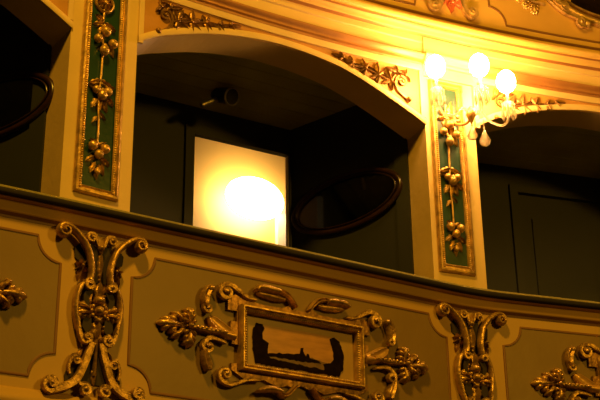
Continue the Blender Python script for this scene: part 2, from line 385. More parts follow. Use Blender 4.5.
def interior(off, lit):
    Mx = bay_mat(off)
    def put(name, bm, mat, kind='structure'): 
        o = obj(name, bm, mat, smooth=False, kind=kind); o.matrix_world = Mx; return o
    H = ZC-ZF
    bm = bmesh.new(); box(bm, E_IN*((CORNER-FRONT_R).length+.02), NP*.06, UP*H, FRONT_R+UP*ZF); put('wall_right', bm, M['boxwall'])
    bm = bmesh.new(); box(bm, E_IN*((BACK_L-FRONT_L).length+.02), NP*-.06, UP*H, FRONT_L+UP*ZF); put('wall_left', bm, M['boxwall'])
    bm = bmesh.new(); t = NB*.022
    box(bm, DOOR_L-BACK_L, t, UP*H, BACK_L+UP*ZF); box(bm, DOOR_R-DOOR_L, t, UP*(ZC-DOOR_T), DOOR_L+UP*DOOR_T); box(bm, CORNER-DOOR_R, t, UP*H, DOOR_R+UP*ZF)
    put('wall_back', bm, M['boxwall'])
    # door casing
    bm = bmesh.new(); f = NB*-.018
    box(bm, E_B*-.055, f, UP*(DOOR_T+.05-ZF), DOOR_L+UP*ZF); box(bm, DOOR_R-DOOR_L+E_B*.011, f, UP*.05, DOOR_L+UP*DOOR_T); box(bm, E_B*.011, f, UP*(DOOR_T-ZF), DOOR_R+UP*ZF)
    put('trim_15', bm, M['boxwall'])
    if lit:
        bm = bmesh.new(); box(bm, E_B*-.004, NB*.03, UP*(DOOR_T-ZF-.002), DOOR_R+UP*ZF+NB*-.004); put('trim_17', bm, M['casing'])
    # dark pilaster strip where the partition meets the front
    bm = bmesh.new(); box(bm, E_IN*.085, NP*-.012, UP*H, FRONT_R+UP*ZF+E_IN*-.005); put('trim_16', bm, M['boxwall'])
    # ceiling of boards, floor
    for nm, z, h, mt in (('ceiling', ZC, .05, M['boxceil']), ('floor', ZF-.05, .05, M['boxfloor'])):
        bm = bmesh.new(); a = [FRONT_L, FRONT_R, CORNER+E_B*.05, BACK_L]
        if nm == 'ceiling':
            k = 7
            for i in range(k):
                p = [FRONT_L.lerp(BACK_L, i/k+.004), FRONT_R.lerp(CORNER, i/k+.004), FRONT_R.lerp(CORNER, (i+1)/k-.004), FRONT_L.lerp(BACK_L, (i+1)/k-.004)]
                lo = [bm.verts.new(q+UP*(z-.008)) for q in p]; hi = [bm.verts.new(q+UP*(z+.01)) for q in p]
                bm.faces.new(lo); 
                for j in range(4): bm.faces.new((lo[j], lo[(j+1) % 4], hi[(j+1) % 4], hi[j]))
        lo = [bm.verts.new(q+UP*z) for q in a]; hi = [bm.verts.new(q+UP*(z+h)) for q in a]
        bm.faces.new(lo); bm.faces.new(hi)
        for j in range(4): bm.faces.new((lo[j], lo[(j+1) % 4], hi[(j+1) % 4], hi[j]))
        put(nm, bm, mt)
    if not lit:
        bm = bmesh.new(); box(bm, DOOR_R-DOOR_L, NB*.04, UP*(DOOR_T-ZF), DOOR_L+UP*ZF+NB*.02)
        for za, zb in ((1.45, 2.1), (2.25, 3.05)):
            box(bm, E_B*.42, NB*-.012, UP*(zb-za), DOOR_L+E_B*.1+UP*za+NB*.02)
        put('door_2', bm, M['boxwall'])
for k, off in BAYS.items(): interior(off, k == 'centre')

# corridor behind the open doorway
def corridor():
    D = 1.05; a0 = BACK_L-E_B*.15+NB*.024; L = (CORNER-BACK_L).length+1.3; z0, z1 = ZF, 3.98
    bm = bmesh.new(); box(bm, E_B*L, NB*.08, UP*(z1-z0), a0+NB*D+UP*z0); obj('wall_corridor', bm, M['corridor'], smooth=False, kind='structure')
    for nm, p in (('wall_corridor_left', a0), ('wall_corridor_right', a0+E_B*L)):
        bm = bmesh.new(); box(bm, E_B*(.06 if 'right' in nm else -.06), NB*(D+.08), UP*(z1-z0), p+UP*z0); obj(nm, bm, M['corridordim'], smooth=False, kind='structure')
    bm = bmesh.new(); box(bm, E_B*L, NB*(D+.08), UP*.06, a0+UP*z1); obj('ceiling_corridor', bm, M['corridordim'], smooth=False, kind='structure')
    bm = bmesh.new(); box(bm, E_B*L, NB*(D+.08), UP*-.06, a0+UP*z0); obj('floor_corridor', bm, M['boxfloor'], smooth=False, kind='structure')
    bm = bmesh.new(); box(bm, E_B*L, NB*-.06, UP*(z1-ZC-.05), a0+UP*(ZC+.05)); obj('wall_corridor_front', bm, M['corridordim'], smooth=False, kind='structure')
    return a0, D
A0, DC = corridor()
def ray(x, y):
    f = 1250.; p = math.atan(1250/2885); r = math.atan(40/2885); u, v = (x-300)/f, (200-y)/f
    c, s = math.cos(r), math.sin(r); a, b = u*c+v*s, -u*s+v*c
    return Vector((a, math.cos(p)-b*math.sin(p), math.sin(p)+b*math.cos(p)))
def on_corridor(x, y):
    o = Vector((0, 0, ZB)); d = ray(x, y); q = A0+NB*DC; k = (q-o).dot(NB)/d.dot(NB); return o+d*k
# casing of a door across the corridor
c0 = on_corridor(275, 206); hh = c0.z-ZB-ZF
bm = bmesh.new(); g0 = Vector((c0.x, c0.y, ZB+ZF))
box(bm, E_B*.07, NB*-.04, UP*hh, g0); box(bm, E_B*.75, NB*-.04, UP*.07, g0+UP*(hh-.07)); box(bm, E_B*.07, NB*-.04, UP*hh, g0+E_B*.68)
box(bm, E_B*.61, NB*-.02, UP*(hh-.07), g0+E_B*.07)
box(bm, E_B*.16, NB*-.03, UP*(hh-.3), g0+E_B*.12+UP*.1); box(bm, E_B*.16, NB*-.03, UP*(hh-.3), g0+E_B*.34+UP*.1)
obj('door_3', bm, M['casing'], smooth=False, kind='structure')
# corridor lamp, its glowing oval widened to stand in for the glare
lp = on_corridor(246, 205)
lt = thing('wall_lamp', Matrix.Translation(lp) @ Matrix.Rotation(BD, 4, 'Z'), 'glowing oval standing in for lamp glare on the yellow wall seen through the open doorway', 'lamp')
bm = bmesh.new(); ball(bm, 0, 0, .13, .15, su=1.45, sw=.6, seg=24); obj('glare_oval', bm, M['corrlamp'], lt)
bm = bmesh.new(); ball(bm, 0, 0, .006, .045, sw=.25); sweep(bm, [(0, -.004, .01), (0, .004, .115)], .008, .008); cyl(bm, (0, -.01, 0), (0, -.03, 0), .012); obj('bracket', bm, M['giltpaint'], lt)

# oval mirrors on the right-hand partitions
EL = CORNER-FRONT_R; EL.z = 0; EL = EL.normalized()
def oval_mirror(off, label, along=.425, z=2.80):
    c = FRONT_R+EL*along+UP*z-NP*.004
    m = Matrix.Identity(4); z = UP; y = NP; x = y.cross(z)
    for i in range(3): m[i][0], m[i][1], m[i][2], m[i][3] = x[i], y[i], z[i], c[i]
    t = thing('oval_mirror', bay_mat(off) @ m, label, 'mirror', 'oval mirrors in the boxes')
    A, B = .378, .162
    bm = bmesh.new(); n = 64
    pts = [(A*math.cos(2*math.pi*k/n), B*math.sin(2*math.pi*k/n)) for k in range(n)]
    sweep(bm, pts, .016, .016, seg=12, w=.010, close=True); sweep(bm, [(p[0]*.935, p[1]*.86) for p in pts], .005, .007, seg=8, w=.020, close=True)
    obj('frame', bm, M['darkwood'], t)
    bm = bmesh.new(); plate(bm, [(p[0]*.96, p[1]*.92) for p in pts], .002, .008); obj('glass', bm, M['mirror'], t, smooth=False)
oval_mirror(0, 'dark wood framed oval mirror on the wall right of the bright doorway')
oval_mirror(BAYS['left'], 'oval mirror in the dark box at the left edge, only its frame catching light', .335, 2.80)

# spotlight under the ceiling of the middle box
def at_height(x, y, z):
    d = ray(x, y); return Vector((0, 0, ZB))+d*(z/d.z)
sp_ = at_height(220, 93, 3.36)
st = thing('spotlight', Matrix.Translation(sp_) @ Matrix.Rotation(R(30), 4, 'Z'), 'small black spotlight with a bright rim under the ceiling of the middle box', 'spotlight')
ax0, ax1 = Vector((.0, .03, .0)), Vector((.035, -.085, -.055))
bm = bmesh.new(); cyl(bm, ax0, ax1, .042, .05); cyl(bm, ax0-(ax1-ax0)*.25, ax0, .026, .042); obj('barrel', bm, M['black'], st)
dirn = (ax1-ax0).normalized()
bm = bmesh.new(); xx = dirn.orthogonal().normalized(); yy = dirn.cross(xx); n = 28; rr = []
for k in range(n):
    a = 2*math.pi*k/n; rad = xx*math.cos(a)+yy*math.sin(a)
    rr.append([bm.verts.new(ax1+rad*(.050+.006*math.cos(q))+dirn*.006*math.sin(q)) for q in (0, math.pi/2, math.pi, 3*math.pi/2)])
for k in range(n):
    for j in range(4): bm.faces.new((rr[k][j], rr[(k+1) % n][j], rr[(k+1) % n][(j+1) % 4], rr[k][(j+1) % 4]))
obj('rim', bm, M['steel'], st, label='bright metal rim')
bm = bmesh.new(); cyl(bm, (-.005, .0, -.035), (-.11, .01, -.10), .017); obj('handle', bm, M['steel'], st)
bm = bmesh.new(); cyl(bm, (0, .02, .017), (0, .02, .0), .03); cyl(bm, (0, .02, .02), (0, .0, -.01), .012); obj('mount', bm, M['black'], st)

# ------------------------------------------------------------------ cartouche on the parapet
def ragged(poly, amp, seed):
    rnd = random.Random(seed); out = []
    for p in subdivide(poly, .012): out.append((p[0]+rnd.uniform(-amp, amp), p[1]+rnd.uniform(-amp, amp)))
    return out
def cartouche(matrix, label):
    t = thing('cartouche', matrix, label, 'cartouche', 'gilt cartouches on the parapet')
    g = M['carved']; hu, hv, mw = .33, .150, .030
    bm = bmesh.new()                                            # moulded picture frame, mitred
    prof = [(0, 0), (.0, .030), (.006, .040), (.012, .040), (.016, .030), (.022, .026), (.028, .030), (.033, .022), (.033, 0)]
    cor = [(-1, -1), (1, -1), (1, 1), (-1, 1)]
    R_ = [[bm.verts.new(Q(a*(hu-x), b*(hv-x), w)) for x, w in prof] for a, b in cor]
    for i in range(4):
        for j in range(len(prof)): k = (j+1) % len(prof); bm.faces.new((R_[i][j], R_[(i+1) % 4][j], R_[(i+1) % 4][k], R_[i][k]))
    fr = obj('picture_frame', bm, M['gilt'], t, smooth=False)
    for a, b, n in ((1, 0, 54), (0, 1, 22)):                    # rows of beads along the inner edge
        for s in (-1, 1):
            bm = bmesh.new()
            for k in range(n):
                q = -1+2*(k+.5)/n
                u, v = (q*(hu-.024), s*(hv-.025)) if a else (s*(hu-.025), q*(hv-.024))
                ball(bm, u, v, .026, .0072, seg=6)
            obj('bead_moulding', bm, M['gilt'], fr)
    # painting: a plain brown landscape between dark trees, on an ochre surround
    bm = bmesh.new()
    plate(bm, [(-hu+.02, -hv+.02), (hu-.02, -hv+.02), (hu-.02, hv-.02), (-hu+.02, hv-.02)], 0, .006, 0)
    plate(bm, [(-.225, -.10), (.21, -.10), (.232, -.02), (.225, .04), (.205, .080), (.10, .084), (-.1, .084), (-.235, .080), (-.250, .0), (-.245, -.06)], .006, .0072, 1)
    plate(bm, ragged([(-.20, -.09), (.18, -.09), (.17, -.05), (.09, -.040), (.062, -.034), (.03, -.038), (.02, -.025), (-.03, -.030), (-.08, -.034), (-.13, -.05), (-.2, -.05)], .002, 1), .0072, .0080, 3)
    plate(bm, ragged([(-.245, -.10), (-.17, -.103), (-.165, -.07), (-.175, -.03), (-.170, .0), (-.185, .012), (-.20, .018), (-.205, .045), (-.195, .062), (-.205, .080), (-.235, .082), (-.252, .06), (-.256, .0), (-.250, -.06)], .004, 2), .0080, .0092, 2)
    plate(bm, ragged([(-.18, -.103), (.19, -.103), (.20, -.085), (.12, -.080), (.02, -.078), (-.06, -.074), (-.18, -.065)], .003, 3), .0080, .0090, 2)
    plate(bm, ragged([(-.17, -.058), (-.05, -.060), (.05, -.058), (.11, -.052), (.10, -.044), (.05, -.036), (.044, -.018), (.036, -.020), (.03, -.032), (.018, -.020), (.014, .006), (.002, .004), (-.002, -.026), (-.05, -.034), (-.1, -.036), (-.17, -.044)], .003, 4), .0080, .0088, 2)
    plate(bm, ragged([(.12, -.058), (.165, -.045), (.178, -.02), (.180, .02), (.165, .05), (.158, .072), (.176, .082), (.205, .074), (.226, .04), (.238, -.01), (.235, -.06), (.205, -.10), (.15, -.10), (.13, -.08)], .004, 5), .0080, .0094, 2)
    obj('painting', bm, [M['matt'], M['sky'], M['land'], M['hill']], t, smooth=False, label='small dark landscape painting with trees on both sides')
    bm = bmesh.new()                                            # ground behind the scrolls
    for s in (-1, 1):
        plate(bm, [(s*.30, .12), (s*.385, .12), (s*.385, .16), (s*.40, .175), (s*.34, .20), (s*.27, .178), (s*.20, .172), (s*.1, .175), (s*.06, .195), (s*.04, .178), (0, .176), (0, .14)][::s], 0, .014)
        plate(bm, [(s*.30, -.12), (s*.365, -.12), (s*.365, -.15), (s*.30, -.185), (s*.2, -.176), (s*.12, -.20), (s*.08, -.185), (s*.04, -.19), (0, -.176), (0, -.14)][::-s], 0, .014)
        plate(bm, [(s*.32, -.035), (s*.365, -.035), (s*.365, -.018), (s*.40, -.018), (s*.40, .024), (s*.372, .024), (s*.372, .07), (s*.34, .07), (s*.34, .12), (s*.32, .12)][::s], 0, .016)
    obj('backing', bm, M['oldgilt'], t, smooth=False)
    for s in (-1, 1):
        F = (lambda p: p) if s > 0 else mir
        ccw = s > 0
        def A(a): return a if s > 0 else 180-a
        bm = bmesh.new()                                        # upper corner volutes
        scroll(bm, F([(.245, .184), (.29, .188), (.33, .208), (.375, .232)]), F([(.404, .193)])[0], .037, A(85), 1.3, not ccw, .013, .55, .016, .018, .03, .35)
        obj('corner_scroll', bm, g, t)
        bm = bmesh.new()                                        # lower corner volutes
        scroll(bm, F([(.225, -.182), (.29, -.190), (.335, -.207), (.375, -.220)]), F([(.404, -.180)])[0], .035, A(-90), 1.3, ccw, .011, .55, .015, .018, .03, .35)
        obj('corner_scroll', bm, g, t)
        bm = bmesh.new()                                        # standing C scrolls, upper and lower
        sweep(bm, smooth_path([(*p, .02) for p in F([(.478, .205), (.492, .19), (.503, .165), (.506, .135), (.502, .11)])]), [.014, .023, .025, .022, .012], .019, seg=12, groove=True)
        scroll(bm, F([(.512, .135)]), F([(.494, .104)])[0], .020, A(20), 1.2, not ccw, .009, .6, .013, .022, .03)
        ball(bm, *F([(.480, .196)])[0], .022, .019)
        obj('side_scroll', bm, g, t)
        bm = bmesh.new()
        scroll(bm, F([(.40, -.038), (.45, -.028), (.485, -.030)]), F([(.490, -.070)])[0], .028, A(70), 1.25, not ccw, .011, .55, .015, .018, .03, .6)
        sweep(bm, smooth_path([(*p, .018) for p in F([(.508, -.088), (.500, -.12), (.488, -.150), (.484, -.172)])]), [.014, .022, .024, .016], .018, seg=12, groove=True)
        obj('side_scroll', bm, g, t)
        bm = bmesh.new()                                        # shell shaped lobe beside the frame
        sweep(bm, smooth_path([(*p, .014) for p in F([(.35, .0), (.39, .012), (.43, .030), (.462, .052), (.482, .070)])]), [.022, .030, .033, .027, .010], [.010, .016, .018, .018, .01], seg=14, groove=True)
        sweep(bm, smooth_path([(*p, .014) for p in F([(.35, .0), (.40, .003), (.45, .004)])]), [.02, .014, .008], [.018, .016, .012], seg=10)
        obj('shell_lobe', bm, M['giltpaint'], t)
        bm = bmesh.new()                                        # top crest: paired curling bands
        sweep(bm, smooth_path([(*p, .02) for p in F([(.036, .182), (.055, .206), (.085, .234), (.120, .246), (.150, .246)])]), [.006, .011, .014, .013, .012], .018, seg=12, groove=True)
        sweep(bm, smooth_path([(*p, .026) for p in F([(.130, .240), (.165, .244), (.205, .246), (.235, .243), (.252, .228)])]), [.012, .018, .017, .016, .008], .02, seg=12)
        sweep(bm, smooth_path([(*p, .012) for p in F([(.09, .215), (.14, .218), (.20, .222), (.235, .222)])]), [.01, .02, .018, .006], .012, seg=8)
        obj('crest_scroll', bm, g, t)
        bm = bmesh.new()                                        # apron below, the same turned over
        sweep(bm, smooth_path([(*p, .02) for p in F([(.040, -.185), (.058, -.202), (.085, -.228), (.112, -.236), (.135, -.226)])]), [.006, .010, .012, .013, .010], .018, seg=12, groove=True)
        sweep(bm, smooth_path([(*p, .026) for p in F([(.125, -.225), (.165, -.217), (.205, -.222), (.245, -.236)])]), [.010, .016, .016, .006], .02, seg=12)
        obj('apron_scroll', bm, g, t)
        bm = bmesh.new()                                        # leaf spray pointing away from the frame
        sweep(bm, smooth_path([(*p, .016) for p in F([(.40, .008), (.48, .004), (.56, .006), (.60, .006)])]), [.012, .014, .010, .006], .018, seg=10)
        for k in range(7): ball(bm, *F([(.415+k*.022, .008+.002*(k % 2))])[0], .028, .0095, seg=8)
        for (b, a, L, w_, n_) in (((.595, .006), 0, .135, .095, 3), ((.575, .014), 84, .085, .075, 3), ((.575, -.002), -84, .085, .075, 3), ((.60, .014), 40, .080, .055, 2), ((.60, -.002), -40, .080, .055, 2)):
            frond(bm, F([b])[0], A(a), L, w_, n_, .018)
        ball(bm, *F([(.582, .006)])[0], .036, .012)
        obj('leaf_spray', bm, g, t)
    return t
DEEP = Matrix.Diagonal((1, 1.4, 1, 1))            # the carving stands well off the parapet
CART = cartouche(PC.frame(.030, DP, 1.638) @ DEEP, 'large gilt cartouche framing a small dark landscape, centred below the bright doorway')
copy_thing(CART, PC.frame(2.092, DP, 1.637) @ DEEP, 'gilt cartouche cut off by the right edge below the darkest box')
copy_thing(CART, PC.frame(-2.012, DP, 1.648) @ DEEP, 'gilt cartouche at the left edge with only its leaf tip showing')

# ------------------------------------------------------------------ carved brackets between the parapet panels
def bracket(matrix, label):
    t = thing('carved_bracket', matrix, label, 'carving', 'carved brackets on the parapet')
    g = M['carved']; Z = 1.62
    def V(pts): return [tuple([p[0], p[1]-Z]+list(p[2:])) for p in pts]
    bm = bmesh.new()  # dark plates stand in for undercut shadow between the scrolls
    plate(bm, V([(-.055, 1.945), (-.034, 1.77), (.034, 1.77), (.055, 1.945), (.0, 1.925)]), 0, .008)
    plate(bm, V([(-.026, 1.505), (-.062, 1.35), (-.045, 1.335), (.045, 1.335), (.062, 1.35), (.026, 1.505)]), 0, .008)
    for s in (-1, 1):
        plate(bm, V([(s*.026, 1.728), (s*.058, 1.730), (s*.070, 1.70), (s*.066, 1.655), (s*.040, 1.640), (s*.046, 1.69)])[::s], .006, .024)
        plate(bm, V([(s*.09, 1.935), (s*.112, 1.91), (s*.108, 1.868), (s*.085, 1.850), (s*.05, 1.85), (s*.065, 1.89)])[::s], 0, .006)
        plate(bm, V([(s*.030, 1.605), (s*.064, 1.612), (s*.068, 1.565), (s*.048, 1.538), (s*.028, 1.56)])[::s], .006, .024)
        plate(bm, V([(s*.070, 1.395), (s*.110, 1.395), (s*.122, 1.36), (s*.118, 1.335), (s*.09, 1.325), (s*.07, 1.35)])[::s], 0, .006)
    obj('recess_shade', bm, M['recess_shade'], t, smooth=False, label='dark plates coloured as shade between the scrolls')
    bm = bmesh.new()
    plate(bm, V([(-.045, 1.76), (-.085, 1.74), (-.10, 1.68), (-.098, 1.61), (-.08, 1.55), (-.05, 1.505), (.05, 1.505), (.08, 1.55), (.098, 1.61), (.10, 1.68), (.085, 1.74), (.045, 1.76)]), 0, .009)
    rnd = random.Random(3)
    for k in range(54):
        u, v = rnd.uniform(-.085, .085), rnd.uniform(1.55, 1.72)
        if (u/.09)**2+((v-1.635)/.1)**2 < 1 and abs(u) > .02: ball(bm, u, v-Z, .012, rnd.uniform(.006, .012), seg=6)
    obj('shield', bm, M['oldgilt'], t)
    bm = bmesh.new()
    ball(bm, 0, 1.64-Z, .026, .022); ball(bm, 0, 1.685-Z, .022, .026, sv=.8); ball(bm, 0, 1.60-Z, .022, .016)
    for k in range(10): a = 2*math.pi*k/10; ball(bm, .032*math.cos(a), 1.64-Z+.032*math.sin(a), .022, .010, seg=8)
    leaf(bm, (0, 1.685-Z), 90, .085, .06, 2, .022); leaf(bm, (0, 1.60-Z), -90, .09, .062, 2, .022)
    for s in (-1, 1):
        leaf(bm, (s*.03, 1.64-Z), 90-s*80, .065, .04, 2, .018); leaf(bm, (s*.03, 1.625-Z), 90-s*100, .065, .04, 2, .018)
        frond(bm, (s*.03, 1.635-Z), 90-s*100, .07, .07, 3, .014, .014); frond(bm, (s*.03, 1.64-Z), 90-s*65, .065, .05, 2, .014, .014)
    obj('fruit_cluster', bm, g, t)
    bm = bmesh.new()
    leaf(bm, (0, 1.90-Z), -90, .125, .022, 4, .018, depth=.4); ball(bm, 0, 1.921-Z, .018, .015); ball(bm, .0, 1.905-Z, .016, .009, seg=6)
    for k in range(4): ball(bm, 0, 1.80-.02*k-Z, .016, .008-.001*k, seg=6)
    obj('centre_leaf', bm, g, t)
    bm = bmesh.new()
    sweep(bm, smooth_path(V([(0, 1.52, .014), (0, 1.45, .016), (0, 1.368, .014)])), [.010, .006, .009], .012)
    leaf(bm, (0, 1.40-Z), -90, .07, .03, 2, .014)
    obj('stem', bm, g, t)
    for s in (-1, 1):
        F = (lambda p: V(p)) if s > 0 else (lambda p: V(mir(p)))
        ccw = s > 0
        def A(a): return a if s > 0 else 180-a
        bm = bmesh.new()
        scroll(bm, F([(.047, 1.765), (.042, 1.80), (.046, 1.845), (.058, 1.89), (.079, 1.928), (.112, 1.962), (.145, 1.984)]), F([(.172, 1.962)])[0], .030, A(100), 1.35, not ccw, .0135, .55, .018, .024, .034, 1.0, groove=False)
        scroll(bm, [], F([(.047, 1.748)])[0], .024, A(110), 1.3, not ccw, .010, .6, .016, .024, .034)
        obj('tall_scroll', bm, g, t)
        bm = bmesh.new(); scroll(bm, F([(.012, 1.93), (.020, 1.95)]), F([(.046, 1.962)])[0], .024, A(170), 1.4, not ccw, .008, .6, .012, .014, .024); obj('small_scroll', bm, g, t)
        bm = bmesh.new()
        ball(bm, *F([(.077, 1.832)])[0], .014, .011)
        for k in range(7): leaf(bm, F([(.077, 1.832)])[0], 51*k+8, .032, .022, 1, .012, nt=8, na=4)
        leaf(bm, F([(.083, 1.815)])[0], A(-80), .05, .028, 2, .012, nt=10, na=5)
        obj('side_leaf', bm, M['oldgilt'], t)
        bm = bmesh.new()
        sweep(bm, smooth_path([(*p, .016) for p in F([(.052, 1.758), (.080, 1.742), (.098, 1.69), (.099, 1.63), (.090, 1.585), (.082, 1.555)])]), [.008, .014, .013, .012, .011, .009], .018, seg=10)
        scroll(bm, F([(.090, 1.60), (.084, 1.56), (.074, 1.528)]), F([(.047, 1.522)])[0], .023, A(-35), 1.3, not ccw, .010, .6, .016, .022, .032)
        obj('shield_scroll', bm, g, t)
        bm = bmesh.new()
        scroll(bm, F([(.020, 1.505), (.036, 1.45), (.055, 1.395), (.078, 1.345), (.115, 1.315), (.155, 1.297)]), F([(.186, 1.313)])[0], .027, A(-90), 1.3, ccw, .018, .45, .020, .018, .030, .9)
        scroll(bm, F([(.075, 1.335), (.064, 1.327)]), F([(.045, 1.304)])[0], .026, A(55), 1.3, ccw, .010, .6, .016, .022, .034)
        obj('foot_scroll', bm, g, t)
        bm = bmesh.new(); scroll(bm, F([(.105, 1.365), (.112, 1.40), (.095, 1.443)]), F([(.083, 1.424)])[0], .018, A(90), 1.2, ccw, .009, .6, .013, .012, .024)
        leaf(bm, F([(.075, 1.43)])[0], A(110), .05, .03, 2, .012, nt=10, na=5)
        obj('side_scroll', bm, g, t)
    return t
BR = bracket(PC.frame(-.975, DP, 1.62) @ DEEP, 'gilt carved scroll bracket between parapet panels, below the left pilaster')
copy_thing(BR, PC.frame(1.036, DP, 1.614) @ DEEP, 'gilt carved scroll bracket between parapet panels, below the lit pilaster')

# ------------------------------------------------------------------ pilasters: gilt frame, green panel, garland
def fruit(bm, u, v, r, kind, w=.02):
    if kind == 'pear':
        ball(bm, u, v, w, r, sv=1.15); ball(bm, u, v+r*1.0, w, r*.55)
    else: ball(bm, u, v, w, r)
    ball(bm, u, v-r*.97, w+r*.2, r*.18, seg=6)
def pilaster(sc, label, hw, hi, zb, zi, top, rosette, dz):
    Zc = 2.75
    t = thing('pilaster_panel', WC.frame(sc, 0, Zc), label, 'pilaster', 'pilasters between the boxes')
    zb, zi, top = zb-Zc, zi-Zc, top-Zc
    bm = bmesh.new()
    prof = [(0, 0), (0, .014), (.006, .024), (.014, .026), (.018, .020), (.018, .014), (.026, .014), (.032, .020), (.038, .012), (hw-hi, .002)]
    for a in (-1, 1):
        rows = [[bm.verts.new(Q(a*(hw-x), z, w)) for x, w in prof] for z in (zb, top)]
        rows[0] = rows[0]
        for i, (x, w) in enumerate(prof): rows[0][i].co = Q(a*(hw-x), zb+x*(zi-zb)/(hw-hi), w); rows[1][i].co = Q(a*(hw-x), top-x, w)
        for j in range(len(prof)-1): bm.faces.new((rows[0][j], rows[1][j], rows[1][j+1], rows[0][j+1]))
    for base, sg in ((zb, 1), (top, -1)):
        k = (zi-zb)/(hw-hi) if sg > 0 else 1
        rows = [[bm.verts.new(Q(a*(hw-x), base+sg*x*k, w)) for x, w in prof] for a in (-1, 1)]
        for j in range(len(prof)-1): bm.faces.new((rows[0][j], rows[1][j], rows[1][j+1], rows[0][j+1]))
    fr = obj('frame', bm, M['gilt'], t, smooth=False)
    n = int((top-zb)/.0125)
    for s in (-1, 1):
        bm = bmesh.new()
        for k in range(n): ball(bm, s*(hw-.029), zb+.03+(top-zb-.06)*k/n, .016, .0066, seg=6)
        obj('bead_moulding', bm, M['gilt'], fr)
    bm = bmesh.new(); plate(bm, [(-hi-.004, zi-.004), (hi+.004, zi-.004), (hi+.004, top-.03), (-hi-.004, top-.03)], .0, .004)
    obj('panel', bm, M['green'], t, smooth=False, label='dark green painted panel')
    bm = bmesh.new()
    path = [(-.012, 3.21-Zc+dz, .014), (-.014, 3.10-Zc+dz, .014), (-.008, 2.98-Zc+dz, .014), (-.010, 2.85-Zc+dz, .014), (-.014, 2.70-Zc+dz, .014), (-.008, 2.60-Zc+dz, .014), (-.010, 2.48-Zc+dz, .014)]
    sweep(bm, smooth_path(path), .0055, .006)
    for b, a in (((-.012, 2.645), -125), ((-.010, 2.665), -40)): leaf(bm, (b[0], b[1]-Zc+dz), a, .05, .024, 1, .012, nt=10, na=5)
    gl = obj('garland', bm, M['gilt'], t)
    def bunch(name, z, fr_, leaves):
        for u, v, r, k in fr_: bm = bmesh.new(); fruit(bm, u, z+v-Zc+dz, r, k, .012+r*.7); obj('fruit', bm, M['gilt'], gl)
        for u, v, a, L, w_ in leaves: bm = bmesh.new(); leaf(bm, (u, z+v-Zc+dz), a, L, w_, 2, .016, nt=12, na=5, depth=.4); obj('leaf', bm, M['gilt'], gl)
    bunch('a', 3.04, [(-.040, .0, .022, 'apple'), (.036, -.008, .024, 'apple'), (-.006, -.055, .024, 'pear'), (-.004, .045, .026, 'apple')],
          [(-.01, .10, 200, .06, .04), (-.005, .10, -25, .065, .045), (-.01, .09, -110, .06, .045), (.0, .09, -70, .06, .04), (.03, -.02, -70, .055, .03), (-.015, .11, 150, .045, .03)])
    bunch('b', 2.77, [(-.034, .0, .020, 'apple'), (.024, .004, .022, 'apple'), (-.004, -.022, .024, 'pear')],
          [(-.012, .06, 205, .06, .04), (-.005, .06, -25, .06, .045), (-.03, .02, 180, .04, .03), (.02, .03, 10, .045, .03), (-.02, -.04, -120, .06, .04), (.01, -.04, -70, .06, .04), (-.004, -.045, -95, .06, .035), (.03, -.02, -50, .05, .03)])
    bunch('c', 2.47, [(-.036, .012, .023, 'apple'), (.026, .010, .023, 'apple'), (-.004, -.024, .023, 'apple'), (-.004, -.108, .014, 'pear')],
          [(-.02, -.03, -140, .055, .035), (.015, -.03, -40, .055, .035), (-.015, -.06, -110, .06, .035), (.012, -.06, -72, .06, .035), (-.003, -.085, -90, .06, .032), (-.01, .03, 150, .04, .03), (.0, .03, 30, .04, .03)])
    if rosette:
        bm = bmesh.new(); c = (-.012, 3.245-Zc)
        n = 32; sweep(bm, [(c[0]+.045*math.cos(2*math.pi*k/n), c[1]+.045*math.sin(2*math.pi*k/n)) for k in range(n)], .007, .012, w=.012, close=True)
        for k in range(8): leaf(bm, c, 45*k, .042, .03, 1, .016, nt=8, na=4)
        ball(bm, c[0], c[1], .026, .012); obj('rosette', bm, M['gilt'], gl)
    return t
pilaster(-1.0925, 'dim left pilaster with a nearly black green panel and gilt fruit garland', .1105, .079, 2.247, 2.280, 3.395, True, 0)
pilaster(.908, 'brightly lit pilaster with a green panel and gilt garland below the glowing sconce', .107, .066, 2.219, 2.268, 3.345, False, -.012)

